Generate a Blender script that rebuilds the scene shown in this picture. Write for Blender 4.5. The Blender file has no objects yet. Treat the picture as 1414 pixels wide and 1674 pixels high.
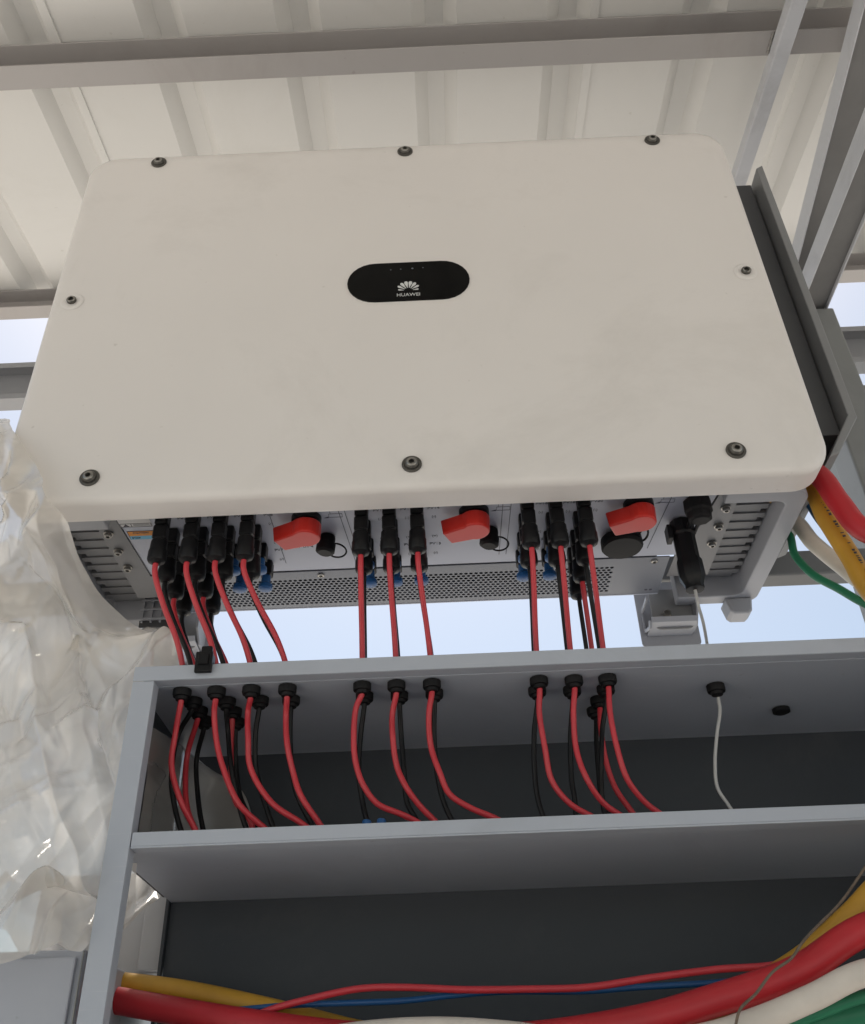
import bpy, bmesh, math, random
from mathutils import Vector, Matrix, noise
random.seed(7)
PI = math.pi
S = bpy.context.scene
COL = S.collection

# ------------------------------------------------------------------ camera
cam = bpy.data.cameras.new('camera')
cam.sensor_fit = 'HORIZONTAL'; cam.sensor_width = 36.0; cam.lens = 38.907
cam.clip_start = 0.02; cam.clip_end = 2000
camo = bpy.data.objects.new('camera', cam); COL.objects.link(camo)
yaw, pitch, roll = -0.0101, 0.6061, -0.0362
fw = Vector((math.sin(yaw)*math.cos(pitch), math.cos(yaw)*math.cos(pitch), math.sin(pitch)))
rt0 = Vector((math.cos(yaw), -math.sin(yaw), 0)); up0 = rt0.cross(fw)
rt = rt0*math.cos(roll)+up0*math.sin(roll); up = -rt0*math.sin(roll)+up0*math.cos(roll)
m = Matrix((rt, up, -fw)).transposed().to_4x4(); m.translation = Vector((0.0328, -0.9195, -0.6782))
camo.matrix_world = m
S.camera = camo

# ------------------------------------------------------------------ world, sun, exposure
SUN_EL, SUN_AZ = math.radians(66), math.radians(-3)      # azimuth from +Y (behind the inverter) towards +X
w = bpy.data.worlds.new('World'); S.world = w; w.use_nodes = True
nt = w.node_tree; nt.nodes.clear()
sky = nt.nodes.new('ShaderNodeTexSky'); sky.sky_type = 'NISHITA'; sky.sun_disc = False
sky.sun_elevation = SUN_EL; sky.sun_rotation = SUN_AZ
sky.air_density = 1.0; sky.dust_density = 2.2; sky.ozone_density = 0.0
bg = nt.nodes.new('ShaderNodeBackground'); bg.inputs[1].default_value = 0.135
wo = nt.nodes.new('ShaderNodeOutputWorld')
tint = nt.nodes.new('ShaderNodeMix'); tint.data_type = 'RGBA'; tint.blend_type = 'MULTIPLY'; tint.inputs[0].default_value = 1.0
tint.inputs[7].default_value = (1.13, 1.108, 1.01, 1)
nt.links.new(sky.outputs[0], tint.inputs[6]); nt.links.new(tint.outputs[2], bg.inputs[0]); nt.links.new(bg.outputs[0], wo.inputs[0])
sl = bpy.data.lights.new('sun', 'SUN'); sl.energy = 5.0; sl.angle = math.radians(3); sl.color = (1.0, 0.95, 0.88)
so = bpy.data.objects.new('sun', sl); COL.objects.link(so)
sd = Vector((math.sin(SUN_AZ)*math.cos(SUN_EL), math.cos(SUN_AZ)*math.cos(SUN_EL), math.sin(SUN_EL)))
so.rotation_euler = sd.to_track_quat('Z', 'Y').to_euler(); so.location = sd*20
S.view_settings.view_transform = 'Standard'; S.view_settings.look = 'None'
S.view_settings.gamma = 1.0; S.view_settings.use_curve_mapping = False
S.view_settings.exposure = 0.19
S.cycles.use_denoising = True
S.cycles.max_bounces = 10; S.cycles.diffuse_bounces = 6; S.cycles.transparent_max_bounces = 12

# ------------------------------------------------------------------ materials
def mat(name, col, rough=0.5, metal=0.0, var=0.06, scale=6.0, bump=0.0, bscale=200.0, spec=0.5, coat=0.0, stretch=None):
    mm = bpy.data.materials.new(name); mm.use_nodes = True
    t = mm.node_tree; b = t.nodes['Principled BSDF']
    b.inputs['Roughness'].default_value = rough; b.inputs['Metallic'].default_value = metal
    b.inputs['Specular IOR Level'].default_value = spec
    b.inputs['Coat Weight'].default_value = coat
    tc = t.nodes.new('ShaderNodeTexCoord'); src = tc.outputs['Object']
    if stretch:
        mp = t.nodes.new('ShaderNodeMapping'); mp.inputs['Scale'].default_value = stretch
        t.links.new(src, mp.inputs[0]); src = mp.outputs[0]
    n = t.nodes.new('ShaderNodeTexNoise'); n.inputs['Scale'].default_value = scale; n.inputs['Detail'].default_value = 5
    n.inputs['Roughness'].default_value = 0.6
    t.links.new(src, n.inputs['Vector'])
    r = t.nodes.new('ShaderNodeValToRGB'); c = Vector(col)
    lo = c*(1-var); hi = c*(1+var)
    r.color_ramp.elements[0].position = 0.3; r.color_ramp.elements[1].position = 0.7
    r.color_ramp.elements[0].color = (*lo, 1); r.color_ramp.elements[1].color = (*hi, 1)
    t.links.new(n.outputs[0], r.inputs[0]); t.links.new(r.outputs[0], b.inputs['Base Color'])
    mr = t.nodes.new('ShaderNodeMapRange'); mr.inputs[3].default_value = max(0.02, rough-0.08); mr.inputs[4].default_value = min(1, rough+0.08)
    t.links.new(n.outputs[0], mr.inputs[0]); t.links.new(mr.outputs[0], b.inputs['Roughness'])
    if bump:
        n2 = t.nodes.new('ShaderNodeTexNoise'); n2.inputs['Scale'].default_value = bscale; n2.inputs['Detail'].default_value = 3
        t.links.new(src, n2.inputs['Vector'])
        bp = t.nodes.new('ShaderNodeBump'); bp.inputs['Strength'].default_value = bump; bp.inputs['Distance'].default_value = 0.002
        t.links.new(n2.outputs[0], bp.inputs['Height']); t.links.new(bp.outputs[0], b.inputs['Normal'])
    return mm

def smudged(name, col, rough, dirt, lo=0.52, hi=0.75, scale=3.0, amount=0.35, bump=0.04):
    """paint with faint dirty patches and fine speckle"""
    mm = mat(name, col, rough, var=0.025, scale=2.2, bump=bump, bscale=420)
    t = mm.node_tree; b = t.nodes['Principled BSDF']
    base = b.inputs['Base Color'].links[0].from_socket
    tc = [n for n in t.nodes if n.type == 'TEX_COORD'][0]
    n = t.nodes.new('ShaderNodeTexNoise'); n.inputs['Scale'].default_value = scale; n.inputs['Detail'].default_value = 8; n.inputs['Roughness'].default_value = 0.7
    n.inputs['Distortion'].default_value = 0.6
    t.links.new(tc.outputs['Object'], n.inputs['Vector'])
    mr = t.nodes.new('ShaderNodeMapRange'); mr.inputs[1].default_value = lo; mr.inputs[2].default_value = hi; mr.inputs[4].default_value = amount
    t.links.new(n.outputs[0], mr.inputs[0])
    sp = t.nodes.new('ShaderNodeTexNoise'); sp.inputs['Scale'].default_value = 70; sp.inputs['Detail'].default_value = 2
    t.links.new(tc.outputs['Object'], sp.inputs['Vector'])
    m2 = t.nodes.new('ShaderNodeMapRange'); m2.inputs[1].default_value = 0.72; m2.inputs[2].default_value = 0.80; m2.inputs[4].default_value = 0.5
    t.links.new(sp.outputs[0], m2.inputs[0])
    ad = t.nodes.new('ShaderNodeMath'); ad.operation = 'MAXIMUM'
    t.links.new(mr.outputs[0], ad.inputs[0]); t.links.new(m2.outputs[0], ad.inputs[1])
    mx = t.nodes.new('ShaderNodeMix'); mx.data_type = 'RGBA'
    t.links.new(ad.outputs[0], mx.inputs[0]); t.links.new(base, mx.inputs[6]); mx.inputs[7].default_value = (*dirt, 1)
    t.links.new(mx.outputs[2], b.inputs['Base Color'])
    return mm

M = {}
M['cover'] = smudged('off_white_powder_coat', (0.77, 0.74, 0.71), 0.42, (0.52, 0.49, 0.45), lo=0.50, hi=0.78, amount=0.36)
M['body'] = mat('light_grey_paint', (0.345, 0.355, 0.385), 0.45, bump=0.05)
M['plate'] = mat('pale_grey_plate', (0.43, 0.455, 0.53), 0.4, var=0.03, bump=0.03)
M['fan'] = mat('fan_plate_paint', (0.165, 0.178, 0.21), 0.42, var=0.05)
M['alu'] = mat('cast_aluminium', (0.185, 0.187, 0.195), 0.45, 0.2, var=0.1, bump=0.08)
M['shroud'] = mat('dark_grey_paint', (0.075, 0.077, 0.082), 0.45, var=0.08, scale=3, bump=0.05)
M['shroud_edge'] = mat('mid_grey_paint', (0.23, 0.235, 0.24), 0.45, bump=0.05)
M['black'] = mat('black_plastic', (0.006, 0.006, 0.007), 0.42, bump=0.05, spec=0.28)
M['rubber'] = mat('black_rubber', (0.007, 0.007, 0.008), 0.6, bump=0.1, spec=0.25)
M['glass'] = mat('black_glass', (0.003, 0.003, 0.003), 0.12, spec=0.12)
M['white'] = mat('white_print', (0.62, 0.63, 0.62), 0.5)
M['ink'] = mat('dark_ink', (0.05, 0.05, 0.07), 0.6)
M['ink2'] = mat('pale_ink', (0.12, 0.13, 0.15), 0.6)
M['steel'] = mat('steel_bolt', (0.30, 0.29, 0.27), 0.32, 0.9)
M['washer'] = mat('dark_washer', (0.10, 0.095, 0.085), 0.45, 0.5)
M['redplastic'] = mat('red_plastic', (0.62, 0.028, 0.018), 0.32, var=0.04)
M['redcable'] = mat('red_cable_jacket', (0.54, 0.038, 0.052), 0.38, var=0.08, scale=25, bump=0.04)
M['blackcable'] = mat('black_cable_jacket', (0.008, 0.008, 0.009), 0.45, bump=0.05, spec=0.3)
M['whitecable'] = mat('white_wire', (0.50, 0.50, 0.49), 0.45)
M['thickred'] = mat('thick_red_jacket', (0.44, 0.016, 0.024), 0.43, var=0.17, scale=9, bump=0.12, bscale=60)
M['thickyellow'] = mat('thick_yellow_jacket', (0.52, 0.28, 0.03), 0.46, var=0.17, scale=9, bump=0.12, bscale=60)
M['thickwhite'] = mat('thick_cream_jacket', (0.66, 0.60, 0.53), 0.50, var=0.17, scale=9, bump=0.12, bscale=60)
M['thickgreen'] = mat('thick_green_jacket', (0.015, 0.17, 0.085), 0.46, var=0.17, scale=9, bump=0.12, bscale=60)
M['thickblue'] = mat('thick_blue_jacket', (0.015, 0.09, 0.20), 0.48, var=0.17, scale=9, bump=0.12, bscale=60)
M['blue'] = mat('blue_plastic', (0.012, 0.09, 0.26), 0.4)
M['brown'] = mat('brown_twine', (0.15, 0.115, 0.085), 0.85, var=0.3, scale=90, bump=0.4, bscale=300)
M['orange'] = mat('orange_print', (0.62, 0.24, 0.03), 0.5)
M['cyan'] = mat('blue_print', (0.13, 0.42, 0.62), 0.5)
M['label'] = mat('label_paper', (0.62, 0.62, 0.62), 0.5)
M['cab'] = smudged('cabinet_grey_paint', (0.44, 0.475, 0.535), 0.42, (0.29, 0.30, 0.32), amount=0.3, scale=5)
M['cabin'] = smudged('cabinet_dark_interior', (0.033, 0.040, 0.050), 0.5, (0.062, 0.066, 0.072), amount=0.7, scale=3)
def scratch(mm, scl, col, amt):
    t = mm.node_tree; b = t.nodes['Principled BSDF']; base = b.inputs['Base Color'].links[0].from_socket
    tc = [n for n in t.nodes if n.type == 'TEX_COORD'][0]
    last = base
    for rot, seed in ((0.5, 3.0), (-0.9, 8.0), (0.1, 15.0)):
        mp = t.nodes.new('ShaderNodeMapping'); mp.inputs['Scale'].default_value = scl; mp.inputs['Rotation'].default_value = (0.3*rot, rot, 0.2); mp.inputs['Location'].default_value = (seed, seed, seed)
        n = t.nodes.new('ShaderNodeTexNoise'); n.inputs['Scale'].default_value = 1.0; n.inputs['Detail'].default_value = 1
        t.links.new(tc.outputs['Object'], mp.inputs[0]); t.links.new(mp.outputs[0], n.inputs['Vector'])
        mr = t.nodes.new('ShaderNodeMapRange'); mr.inputs[1].default_value = 0.73; mr.inputs[2].default_value = 0.79; mr.inputs[4].default_value = amt
        t.links.new(n.outputs[0], mr.inputs[0])
        mx = t.nodes.new('ShaderNodeMix'); mx.data_type = 'RGBA'; mx.inputs[7].default_value = (*col, 1)
        t.links.new(mr.outputs[0], mx.inputs[0]); t.links.new(last, mx.inputs[6]); last = mx.outputs[2]
    t.links.new(last, b.inputs['Base Color'])
scratch(M['cab'], (14, 60, 420), (0.62, 0.63, 0.64), 0.22)
M['panel'] = smudged('grey_side_cabinet', (0.42, 0.44, 0.49), 0.42, (0.2, 0.2, 0.2), scale=4)
M['box'] = mat('pale_grey_box', (0.42, 0.43, 0.45), 0.5)
M['roof'] = smudged('cream_roof_sheet', (0.66, 0.65, 0.625), 0.38, (0.52, 0.50, 0.455), amount=0.3, scale=2.5)
M['roofgap'] = mat('sheet_edge', (0.05, 0.05, 0.05), 0.6)
M['purlin'] = smudged('purlin_grey_primer', (0.38, 0.36, 0.35), 0.45, (0.28, 0.25, 0.23), scale=3, amount=0.4)
M['galv'] = smudged('galvanised_steel', (0.52, 0.53, 0.56), 0.42, (0.30, 0.30, 0.31), scale=6, amount=0.5)
M['darkpost'] = smudged('post_dark_grey', (0.22, 0.23, 0.23), 0.5, (0.15, 0.15, 0.15), scale=6)
M['channel_shade'] = mat('channel_shade_grey', (0.17, 0.168, 0.167), 0.55, var=0.12, scale=8)  # dark grey standing in for shade inside the right-hand channels
M['rail_dark'] = smudged('rail_dark_paint', (0.125, 0.13, 0.135), 0.5, (0.09, 0.09, 0.09), scale=6)
M['railpaint'] = smudged('rail_grey_paint', (0.30, 0.305, 0.32), 0.45, (0.2, 0.2, 0.2), scale=6)
M['ground'] = mat('concrete_ground', (0.56, 0.53, 0.48), 0.85, var=0.14, scale=1.3, bump=0.4, bscale=30)

def plastic_mat():
    mm = bpy.data.materials.new('clear_plastic_film'); mm.use_nodes = True
    t = mm.node_tree; t.nodes.clear()
    out = t.nodes.new('ShaderNodeOutputMaterial')
    tc = t.nodes.new('ShaderNodeTexCoord')
    n = t.nodes.new('ShaderNodeTexNoise'); n.inputs['Scale'].default_value = 9; n.inputs['Detail'].default_value = 3
    t.links.new(tc.outputs['Object'], n.inputs['Vector'])
    bp = t.nodes.new('ShaderNodeBump'); bp.inputs['Strength'].default_value = 0.05; bp.inputs['Distance'].default_value = 0.006
    t.links.new(n.outputs[0], bp.inputs['Height'])
    d = t.nodes.new('ShaderNodeBsdfDiffuse'); d.inputs[0].default_value = (0.77, 0.73, 0.68, 1)
    tl = t.nodes.new('ShaderNodeBsdfTranslucent'); tl.inputs[0].default_value = (0.90, 0.87, 0.82, 1)
    tr = t.nodes.new('ShaderNodeBsdfTransparent'); tr.inputs[0].default_value = (0.95, 0.94, 0.92, 1)
    g = t.nodes.new('ShaderNodeBsdfGlossy'); g.inputs['Roughness'].default_value = 0.25; g.inputs[0].default_value = (0.9, 0.9, 0.9, 1)
    for s in (d, tl, g): t.links.new(bp.outputs[0], s.inputs['Normal'])
    m1 = t.nodes.new('ShaderNodeMixShader'); m1.inputs[0].default_value = 0.46
    t.links.new(d.outputs[0], m1.inputs[1]); t.links.new(tl.outputs[0], m1.inputs[2])
    m2 = t.nodes.new('ShaderNodeMixShader')
    mr = t.nodes.new('ShaderNodeMapRange'); mr.inputs[1].default_value = 0.35; mr.inputs[2].default_value = 0.65
    mr.inputs[3].default_value = 0.22; mr.inputs[4].default_value = 0.52
    n3 = t.nodes.new('ShaderNodeTexNoise'); n3.inputs['Scale'].default_value = 5; n3.inputs['Detail'].default_value = 3
    t.links.new(tc.outputs['Object'], n3.inputs['Vector']); t.links.new(n3.outputs[0], mr.inputs[0])
    t.links.new(mr.outputs[0], m2.inputs[0])
    t.links.new(m1.outputs[0], m2.inputs[1]); t.links.new(tr.outputs[0], m2.inputs[2])
    lw = t.nodes.new('ShaderNodeLayerWeight'); lw.inputs[0].default_value = 0.25
    t.links.new(bp.outputs[0], lw.inputs['Normal'])
    m3 = t.nodes.new('ShaderNodeMixShader')
    t.links.new(lw.outputs['Facing'], m3.inputs[0]); t.links.new(m2.outputs[0], m3.inputs[1]); t.links.new(g.outputs[0], m3.inputs[2])
    t.links.new(m3.outputs[0], out.inputs[0])
    return mm
M['film'] = plastic_mat()

# ------------------------------------------------------------------ object helpers
def root_of(o):
    while o.parent: o = o.parent
    return o
def tag(o, label=None, cat=None, group=None, kind=None):
    if label: o['label'] = label
    if cat: o['category'] = cat
    if group: o['group'] = group
    if kind: o['kind'] = kind
    return o
def thing(name, label, cat, loc=(0, 0, 0), group=None):
    o = bpy.data.objects.new(name, None); COL.objects.link(o); o.location = loc; o.empty_display_size = 0.05
    return tag(o, label, cat, group)
def obj(name, bm, material, parent=None, bevel=0.0, smooth=None, segs=2):
    me = bpy.data.meshes.new(name)
    if parent is not None:
        off = root_of(parent).location
        if off.length: bmesh.ops.translate(bm, verts=bm.verts, vec=-off)
    bmesh.ops.recalc_face_normals(bm, faces=bm.faces)
    bm.to_mesh(me); bm.free()
    o = bpy.data.objects.new(name, me); COL.objects.link(o)
    me.materials.append(M[material] if isinstance(material, str) else material)
    if parent is not None: o.parent = parent
    if smooth is not None:
        me.polygons.foreach_set('use_smooth', [True]*len(me.polygons))
        if smooth < 179: me.set_sharp_from_angle(angle=math.radians(smooth))
    if bevel:
        b = o.modifiers.new('bevel', 'BEVEL'); b.width = bevel; b.segments = segs; b.limit_method = 'ANGLE'; b.angle_limit = math.radians(40)
    return o
def B(): return bmesh.new()
def box(bm, x0, x1, y0, y1, z0, z1):
    v = [bm.verts.new((x, y, z)) for x in (x0, x1) for y in (y0, y1) for z in (z0, z1)]
    for f in ((0, 1, 3, 2), (4, 6, 7, 5), (0, 4, 5, 1), (2, 3, 7, 6), (0, 2, 6, 4), (1, 5, 7, 3)):
        bm.faces.new([v[i] for i in f])
    return bm
def prism(bm, pts, axis, a, b):
    """extrude a closed 2-D outline along axis between a and b"""
    def P(p, t):
        return {'x': (t, p[0], p[1]), 'y': (p[0], t, p[1]), 'z': (p[0], p[1], t)}[axis]
    va = [bm.verts.new(P(p, a)) for p in pts]; vb = [bm.verts.new(P(p, b)) for p in pts]
    n = len(pts)
    bm.faces.new(va); bm.faces.new(vb[::-1])
    for i in range(n): bm.faces.new((va[i], vb[i], vb[(i+1) % n], va[(i+1) % n]))
    return bm
def lathe(bm, prof, c, d=(0, 0, -1), seg=20, closed=True, squash=1.0):
    """prof: list of (radius, distance along d) from c"""
    d = Vector(d).normalized(); c = Vector(c)
    u = d.orthogonal().normalized(); v = d.cross(u)
    rings = []
    for r, h in prof:
        if r <= 1e-6: rings.append([bm.verts.new(c+d*h)])
        else: rings.append([bm.verts.new(c+d*h+(u*math.cos(2*PI*k/seg)+v*math.sin(2*PI*k/seg)*squash)*r) for k in range(seg)])
    for a, b in zip(rings, rings[1:]):
        for k in range(seg):
            k2 = (k+1) % seg
            if len(a) == 1 and len(b) == 1: continue
            if len(a) == 1: bm.faces.new((a[0], b[k], b[k2]))
            elif len(b) == 1: bm.faces.new((a[k], b[0], a[k2]))
            else: bm.faces.new((a[k], b[k], b[k2], a[k2]))
    if closed:
        if len(rings[0]) > 2: bm.faces.new(rings[0])
        if len(rings[-1]) > 2: bm.faces.new(rings[-1])
    return bm
def spline(pts, n=8):
    P = [Vector(p) for p in pts]; P = [P[0]*2-P[1]]+P+[P[-1]*2-P[-2]]
    out = []
    for i in range(1, len(P)-2):
        p0, p1, p2, p3 = P[i-1], P[i], P[i+1], P[i+2]
        t0 = 0; t1 = t0+max(1e-4, (p1-p0).length**.5); t2 = t1+max(1e-4, (p2-p1).length**.5); t3 = t2+max(1e-4, (p3-p2).length**.5)
        for k in range(n):
            t = t1+(t2-t1)*k/n
            A1 = p0*((t1-t)/(t1-t0))+p1*((t-t0)/(t1-t0)); A2 = p1*((t2-t)/(t2-t1))+p2*((t-t1)/(t2-t1)); A3 = p2*((t3-t)/(t3-t2))+p3*((t-t2)/(t3-t2))
            B1 = A1*((t2-t)/(t2-t0))+A2*((t-t0)/(t2-t0)); B2 = A2*((t3-t)/(t3-t1))+A3*((t-t1)/(t3-t1))
            out.append(B1*((t2-t)/(t2-t1))+B2*((t-t1)/(t2-t1)))
    out.append(P[-2]); return out
def tube(bm, pts, r, seg=10, n=7, raw=False):
    P = [Vector(p) for p in pts] if raw else spline(pts, n)
    prev = None; rings = []
    for i, p in enumerate(P):
        t = (P[min(i+1, len(P)-1)]-P[max(i-1, 0)]).normalized()
        if prev is None: u = t.orthogonal().normalized()
        else:
            u = prev-t*prev.dot(t)
            u = u.normalized() if u.length > 1e-6 else t.orthogonal().normalized()
        prev = u; v = t.cross(u)
        rings.append([bm.verts.new(p+(u*math.cos(2*PI*k/seg)+v*math.sin(2*PI*k/seg))*r) for k in range(seg)])
    for a, b in zip(rings, rings[1:]):
        for k in range(seg): bm.faces.new((a[k], a[(k+1) % seg], b[(k+1) % seg], b[k]))
    bm.faces.new(rings[0]); bm.faces.new(rings[-1])
    return bm
def rrect(x0, x1, y0, y1, r, n=8):
    out = []
    for cx, cy, a0 in ((x1-r, y1-r, 0), (x0+r, y1-r, 90), (x0+r, y0+r, 180), (x1-r, y0+r, 270)):
        for k in range(n+1):
            a = math.radians(a0+90*k/n); out.append((cx+r*math.cos(a), cy+r*math.sin(a)))
    return out
def text_obj(name, s, size, M4, material, parent, depth=0.0003, align='CENTER'):
    cu = bpy.data.curves.new(name, 'FONT'); cu.body = s; cu.size = size; cu.extrude = depth
    cu.align_x = align; cu.align_y = 'CENTER'; cu.resolution_u = 3
    to = bpy.data.objects.new('tmp_text', cu); COL.objects.link(to)
    dg = bpy.context.evaluated_depsgraph_get()
    me = bpy.data.meshes.new_from_object(to.evaluated_get(dg)); bpy.data.objects.remove(to)
    me.name = name
    me.transform(M4)
    off = root_of(parent).location
    me.transform(Matrix.Translation(-off))
    me.materials.clear(); me.materials.append(M[material])
    o = bpy.data.objects.new(name, me); COL.objects.link(o); o.parent = parent
    return o
def M_down(x, y, z):      # lettering on a face looking down, read from below in front
    m = Matrix(((1, 0, 0), (0, -1, 0), (0, 0, -1))).to_4x4(); m.translation = Vector((x, y, z)); return m
def M_front(x, y, z):     # lettering on a face looking towards -Y
    m = Matrix(((1, 0, 0), (0, 0, -1), (0, 1, 0))).to_4x4(); m.translation = Vector((x, y, z)); return m

# ------------------------------------------------------------------ ground
bm = B(); n = 24
vs = [[bm.verts.new((-900+1800*(i/n), -900+1800*(j/n), -2.1)) for i in range(n+1)] for j in range(n+1)]
for j in range(n):
    for i in range(n): bm.faces.new((vs[j][i], vs[j][i+1], vs[j+1][i+1], vs[j+1][i]))
tag(obj('ground', bm, 'ground'), kind='structure')

# ------------------------------------------------------------------ canopy
can = thing('roof_canopy', 'cream ribbed metal roof on grey steel purlins above the inverter', 'canopy', (0, 0.5, -2.1))
ZR, SL, PITCH = 1.08, 0.10, 0.2535
Y0, Y1 = -5.2, 0.715  # roof front runs on out of view, lengthened to cut light from the front
def roof_z(y): return ZR+SL*y
first = -0.70-0.2535*4  # left roof edge, out of view, kept short to let side sky in
for p in range(4):
    bm = B(); prof = []
    xs = first+p*4*PITCH
    prof.append((xs+0.042-0.0045, -0.004))
    prof.append((xs+0.042+0.012, -0.0035)); prof.append((xs+0.042+0.0125, 0.0))
    for k in range(1, 5):
        c = xs+k*PITCH
        prof += [(c-0.075, 0.0)]
        prof += [(c-0.042, 0.0), (c-0.017, 0.030), (c+0.017, 0.030)]
        if k < 4: prof += [(c+0.042, 0.0), (c+0.075, 0.0)]
        else: prof += [(c+0.042, 0.0), (c+0.049, 0.0)]
    rows = []
    for y in (Y0, -3.5, -1.8, -0.9, 0.0, Y1):
        rows.append(([bm.verts.new((x, y, roof_z(y)+h)) for x, h in prof], [bm.verts.new((x, y, roof_z(y)+h+0.0012)) for x, h in prof]))
    for (a, ta), (b, tb) in zip(rows, rows[1:]):
        for i in range(len(prof)-1):
            bm.faces.new((a[i], a[i+1], b[i+1], b[i])); bm.faces.new((ta[i], tb[i], tb[i+1], ta[i+1]))
        bm.faces.new((a[0], b[0], tb[0], ta[0])); bm.faces.new((a[-1], ta[-1], tb[-1], b[-1]))
    for a, ta in (rows[0], rows[-1]):
        for i in range(len(prof)-1): bm.faces.new((a[i], ta[i], ta[i+1], a[i+1]))
    obj('roof_panel', bm, 'roof', can)
def hollow(bm, x0, x1, y0, y1, z0, z1, sl=0.0):
    box(bm, x0, x1, y0, y1, z0, z1)
    for v in bm.verts: v.co.z += SL*(v.co.y-y0)*sl
    return bm
def xbar(name, m, x0, x1, y0, y1, z0, z1, parent=can, bev=0.004): return obj(name, box(B(), x0, x1, y0, y1, z0, z1), m, parent, bev)
def c_purlin(x0, x1, y, d, z0, z1, t=0.003):
    # open side towards -Y, so the front shows a shaded hollow between two flanges
    return prism(B(), [(y, z0), (y+d, z0), (y+d, z1), (y, z1), (y, z1-t), (y+d-t, z1-t), (y+d-t, z0+t), (y, z0+t)], 'x', x0, x1)
for yp, dp, zp in ((0.006, 0.047, 1.003), (0.655, 0.041, 1.080), (-0.80, 0.047, 0.923), (-1.60, 0.047, 0.843), (-2.40, 0.047, 0.763), (-3.20, 0.047, 0.683), (-4.10, 0.047, 0.593), (-5.0, 0.047, 0.503)):
    obj('purlin', c_purlin(-1.64, 2.35, yp, dp, zp, roof_z(yp)-0.003), 'purlin', can, 0.0012)
def ybar(name, m, x0, x1, ya, za, yb, zb, h, parent=can):
    bm = B(); v = []
    for y, z in ((ya, za), (yb, zb)):
        v.append([bm.verts.new((x, y, zz)) for x, zz in ((x0, z), (x1, z), (x1, z+h), (x0, z+h))])
    a, b = v
    for i in range(4): bm.faces.new((a[i], a[(i+1) % 4], b[(i+1) % 4], b[i]))
    bm.faces.new(a); bm.faces.new(b)
    return obj(name, bm, m, parent, 0.003)
def uchan(name, m, x0, x1, ya, za, yb, zb, h, t=0.003):
    # channel with its open side down; an added dark plate paints the shade inside
    bm = B(); v = []
    prof = [(x0, 0), (x0, h), (x1, h), (x1, 0), (x1-t, 0), (x1-t, h-t), (x0+t, h-t), (x0+t, 0)]
    for y, z in ((ya, za), (yb, zb)): v.append([bm.verts.new((x, y, z+q)) for x, q in prof])
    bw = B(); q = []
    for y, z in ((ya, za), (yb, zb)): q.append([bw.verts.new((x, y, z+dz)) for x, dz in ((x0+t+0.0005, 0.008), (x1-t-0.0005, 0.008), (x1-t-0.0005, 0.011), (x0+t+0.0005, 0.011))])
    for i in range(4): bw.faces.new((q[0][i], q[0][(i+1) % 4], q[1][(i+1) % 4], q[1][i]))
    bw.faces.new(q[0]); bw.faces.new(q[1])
    obj('shade_plate', bw, 'channel_shade', can)
    a, b = v
    for i in range(8): bm.faces.new((a[i], a[(i+1) % 8], b[(i+1) % 8], b[i]))
    bm.faces.new(a); bm.faces.new(b)
    return obj(name, bm, m, can, 0.001)
ybar('rafter', 'galv', 0.682, 0.712, -2.0, 0.763, 0.64, 1.036, 0.030)
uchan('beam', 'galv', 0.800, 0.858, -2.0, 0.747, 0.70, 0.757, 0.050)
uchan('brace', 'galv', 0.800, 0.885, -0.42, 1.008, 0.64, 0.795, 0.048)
obj('post', box(B(), 0.795, 0.868, 0.462, 0.535, -2.1, 0.7545), 'darkpost', can, 0.004)
obj('post', box(B(), -1.60, -1.527, 0.462, 0.535, -2.1, 1.078), 'darkpost', can, 0.004)
obj('gusset_plate', box(B(), 0.789, 0.7945, 0.48, 0.56, 0.70, 0.80), 'galv', can, 0.001)

for x in (0.680, 0.714):
    wb = B()
    pp = [(x+0.0012*math.sin(k*2.3), 0.008+0.0023*k, 1.0015+0.0006*math.cos(k*3.1)) for k in range(18)]
    tube(wb, pp, 0.0024, 7, 2)
    obj('weld_bead', wb, 'steel', can, smooth=180)
# two rails behind the inverter
def channel(bm, x0, x1, y, z0, z1, d=0.04, lip=0.014, t=0.003):
    prof = [(y, z0+lip), (y, z0), (y+d, z0), (y+d, z1), (y, z1), (y, z1-lip), (y+t, z1-lip), (y+t, z1-t), (y+d-t, z1-t), (y+d-t, z0+t), (y+t, z0+t), (y+t, z0+lip)]
    return prism(bm, prof, 'x', x0, x1)
r1 = thing('steel_rail', 'long grey steel channel rail seen against the sky on both sides of the inverter', 'rail', (0, 0.57, 0.69), 'steel rails behind the inverter')
obj('channel', channel(B(), -2.3, 2.3, 0.58, 0.708, 0.815), 'railpaint', r1, 0.001)
r2 = thing('steel_rail', 'low grey steel rail behind the lower right corner of the inverter, under the thick cables', 'rail', (0, 0.42, 0.09), 'steel rails behind the inverter')
obj('channel', box(B(), -1.55, 1.6, 0.405, 0.445, 0.087, 0.132), 'rail_dark', r2, 0.003)

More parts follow.
